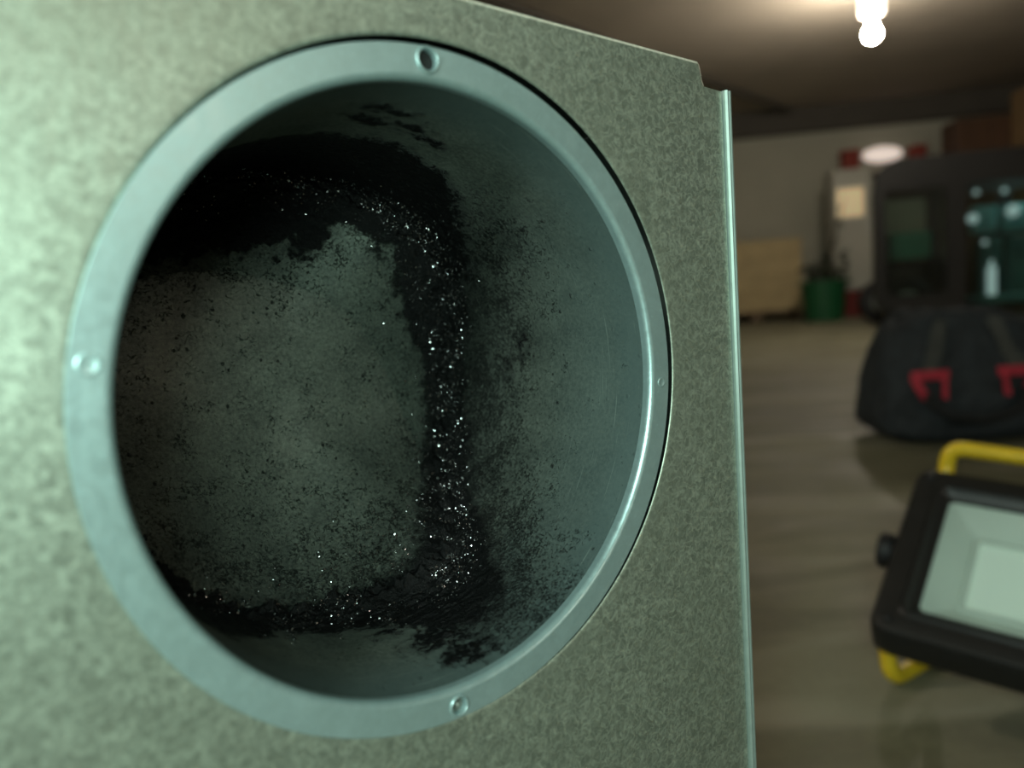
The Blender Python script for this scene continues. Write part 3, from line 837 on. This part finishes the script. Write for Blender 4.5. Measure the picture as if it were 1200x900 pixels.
bm = bmesh.new(); box(bm, .05, .35, .35, .50, vh - .07, vh - .045, .004); from_bm('cab_fill', bm, M_cabfill, van)  # glowing bar added under the roof to brighten the teal blocks
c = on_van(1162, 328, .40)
bm = bmesh.new(); lathe(bm, [(.001, -.17), (.032, -.17), (.036, -.15), (.036, .09), (.015, .13), (.015, .165), (.001, .17)], 18, Matrix.Translation(c)); from_bm('reflected_streak', bm, M_reflspot, van, True)  # glowing cylinder stands for an upright highlight in the window
tag(van, 'low black boxy vehicle with rounded roof and large windows behind the bag', 'vehicle')

# ================================================================ FAR END OF THE GARAGE
def far_base(x, y, off=None): return on_floor(x, y)
def yaw(o): o.rotation_euler = (0, 0, -aw); return o
def fbox(parent, name, mat, x0, x1, y0, y1, z0, z1, bev=.01, label=None):
    bm = bmesh.new(); box(bm, x0, x1, y0, y1, z0, z1, bev); o = from_bm(name, bm, mat, parent)
    if label: o['label'] = label
    return o
# pallet and pale crate on it
p = wall_pt(0, .95); q = at_y(868, 370, p.y)
pal = yaw(empty('pallet', at_y(890, 370, 9.05))); pal.location.z = 0
k9 = 9.05 / 900
for i in range(3):
    fbox(pal, 'bearer', M_wood, -.62 + .53 * i, -.50 + .53 * i, 0, .6, 0, .10, .004)
for i in range(5):
    fbox(pal, 'deck_board', M_wood, -.64, .56, .0 + .125 * i, .10 + .125 * i, .10, .125, .003)
tag(pal, 'dark wooden pallet on the floor by the far wall, under the pale crate', 'pallet')
crt = yaw(empty('wooden_crate', pal.location + Vector((0, 0, .125))))
ch = at_y(900, 282, 9.05).z - .125
for i in range(4): fbox(crt, 'side_board', M_plywood, -.62, .50, .02, .045, .0 + ch / 4 * i, ch / 4 * (i + 1) - .006, .003)
fbox(crt, 'crate_body', M_plywood, -.61, .49, .045, .60, 0, ch - .012, .004)
fbox(crt, 'lid', M_plywood, -.63, .51, .01, .61, ch - .006, ch + .012, .003)
tag(crt, 'pale plywood crate standing on a pallet by the far wall', 'crate')
# green tub with a straggly plant
tb = on_floor(966, 377); tub = empty('potted_plant', tb + Vector((tb.x, tb.y, 0)).normalized() * .22)
bm = bmesh.new(); lathe(bm, [(.001, .0), (.20, .0), (.235, .40), (.25, .405), (.25, .44), (.225, .44), (.215, .34), (.001, .33)], 32)
from_bm('tub_body', bm, M_green, tub, True, 40)
for s in (-1, 1):
    bm = bmesh.new(); tube(bm, round_path([(s * .24, -.06, .41), (s * .29, -.06, .41), (s * .29, .06, .41), (s * .24, .06, .41)], .03), .01, 8); from_bm('grip', bm, M_green, tub, True)
tag(tub, 'round dark green tub with a straggly leaning plant, by the far wall', 'plant')
pl = tub
PZ = .345
bm = bmesh.new(); lathe(bm, [(.214, .345), (.1, .355), (.001, .36)], 28); from_bm('soil', bm, M_stalk, tub, True)
ends = [(.26, .0, .98), (.18, .05, .62), (.22, -.05, .40), (-.10, .05, .30), (-.22, 0, .25), (.0, -.08, .25), (.24, .02, .22), (-.12, -.1, .2)]
for e in ends:
    bm = bmesh.new(); pts = [Vector((e[0] * t - .03 * (1 - t), e[1] * t, PZ + e[2] * t)) for t in [k / 8 for k in range(9)]]
    tube(bm, pts, [.014 * (1 - .7 * k / 8) for k in range(9)], 6); from_bm('stalk', bm, M_stalk, pl, True)
def leaf_mesh():
    bm = bmesh.new(); rows = []
    for k in range(6):
        t = k / 5; w_l = .030 * sin(pi * min(.98, t * .9 + .06)); z = -.05 * t * t
        rows.append([bm.verts.new((-w_l, t * .16, z + .008)), bm.verts.new((0, t * .16, z)), bm.verts.new((w_l, t * .16, z + .008))])
    for A_, B_ in zip(rows, rows[1:]):
        for k in range(2): bm.faces.new((A_[k], A_[k + 1], B_[k + 1], B_[k]))
    me = bpy.data.meshes.new('leaf'); bm.to_mesh(me); bm.free(); me.materials.append(M_leaf); return me
lm = leaf_mesh()
for i in range(100):
    e = ends[i % len(ends)]; t = rnd.uniform(.1, 1) if i % 8 > 1 else rnd.uniform(.05, .9) ** 1.5
    o = bpy.data.objects.new('leaf', lm); C.objects.link(o); o.parent = pl
    o.location = (e[0] * t - .03 * (1 - t), e[1] * t, PZ + e[2] * t + .02); o.rotation_euler = (rnd.uniform(-.7, .9), rnd.uniform(-.5, .5), rnd.uniform(0, 6.28)); o.scale = [rnd.uniform(.6, 1.1)] * 3
# tall white cabinet on a red plinth
cb = on_floor(1004, 371); cab = empty('tall_cabinet', cb, -aw)
xw = .19; zt = at_y(1003, 197, cb.y).z
fbox(cab, 'plinth', M_redp, -.13, .27, 0, .4, 0, .30, .008, 'dark red plinth')
fbox(cab, 'cabinet_body', M_cabinet, -.22, .20, .02, .42, .30, zt, .012)
dr = fbox(cab, 'door', M_cabinet, -.205, .185, .0, .022, .32, zt - .02, .006)
bm = bmesh.new(); tube(bm, [(.15, -.02, .9), (.15, -.02, 1.1)], .008, 8); from_bm('door_handle', bm, M_metal, dr)
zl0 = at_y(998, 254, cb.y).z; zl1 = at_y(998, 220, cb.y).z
fbox(cab, 'glow_patch', M_warmpatch, -.19, .10, -.012, .002, zl0, zl1, .006, 'warm glowing patch')  # thin warm emissive patch on the cabinet front
tag(cab, 'tall narrow white cabinet with dark red plinth and a warm glowing patch', 'cabinet')
# wall shelf with two red boxes and an oval lamp
def on_wall(x, y, off):
    d = ray(x, y); t = (wp - CAM - wn * off).dot(wn) / d.dot(wn); return CAM + d * t
c0 = on_wall(1036, 203, .02); sh = empty('wall_shelf', c0, -aw)
shw = (on_wall(1088, 203, .02) - on_wall(985, 203, .02)).length / 2
fbox(sh, 'shelf_board', M_brown, -shw, shw, -.30, .02, -.03, 0, .004)
for s in (-.7, .7): fbox(sh, 'bracket', M_metal, s * shw - .015, s * shw + .015, -.25, .02, -.16, -.03, .003)
tag(sh, 'brown shelf high on the far wall above the white cabinet', 'shelf')
def shelf_box(name, p0, p1, q0, label):
    A0 = on_wall(p0, 200, .26); A1 = on_wall(p1, 200, .26); w = (A1 - A0).length; e = empty(name, (A0 + A1) / 2, -aw); e.location.z = c0.z
    h = on_wall((p0 + p1) / 2, q0, .26).z - c0.z
    fbox(e, 'box_body', M_redbox, -w / 2, w / 2, 0, .2, 0, h, .01); fbox(e, 'lid', M_redbox, -w / 2 - .008, w / 2 + .008, -.008, .208, h - .04, h + .01, .006)
    tag(e, label, 'box')
shelf_box('storage_box', 989, 1008, 176, 'small red box at the left end of the wall shelf')
shelf_box('storage_box', 1070, 1086, 170, 'small red box at the right end of the wall shelf')
lc = on_wall(1034, 181, .16); lamp = empty('wall_lamp', lc, -aw)
bm = bmesh.new(); bmesh.ops.create_uvsphere(bm, u_segments=28, v_segments=16, radius=1)
for v in bm.verts: v.co = Vector((v.co.x * .235, v.co.y * .07, v.co.z * .095))
from_bm('lamp_shade', bm, M_walllamp, lamp, True)
bm = bmesh.new(); box(bm, -.17, .17, .03, .16, -.05, .05, .01); from_bm('lamp_base', bm, M_cabinet, lamp)
tag(lamp, 'glowing oval wall lamp between two red boxes at the far wall', 'lamp')
# brown cupboard and tan board stack behind the vehicle
def tall(name, p0, p1, q0, Y, mat, dep, label, cat, doors):
    A0 = at_y(p0, 200, Y); A1 = at_y(p1, 200, Y); w = A1.x - A0.x; h = at_y(p0, q0, Y).z
    e = empty(name, (A0.x, Y, 0), -aw)
    fbox(e, 'carcass', mat, 0, w, .02, dep, 0, h, .008)
    for i in range(doors):
        d = fbox(e, 'door', mat, w / doors * i + .01, w / doors * (i + 1) - .01, 0, .022, .06, h - .04, .006)
        bm = bmesh.new(); bmesh.ops.create_uvsphere(bm, u_segments=10, v_segments=8, radius=.018); bmesh.ops.translate(bm, verts=bm.verts, vec=(w / doors * (i + .5) + (.12 if i % 2 == 0 else -.12), -.02, 1.1)); from_bm('knob', bm, M_metal, d)
    tag(e, label, cat); return e
tall('cupboard', 1122, 1194, 139, 8.95, M_brown, .45, 'dark brown wooden cupboard against the far wall behind the vehicle', 'cupboard', 2)
tall('wardrobe', 1212, 1300, 96, 8.35, M_tan, .5, 'tall tan wardrobe to the right of the dark brown cupboard', 'wardrobe', 2)
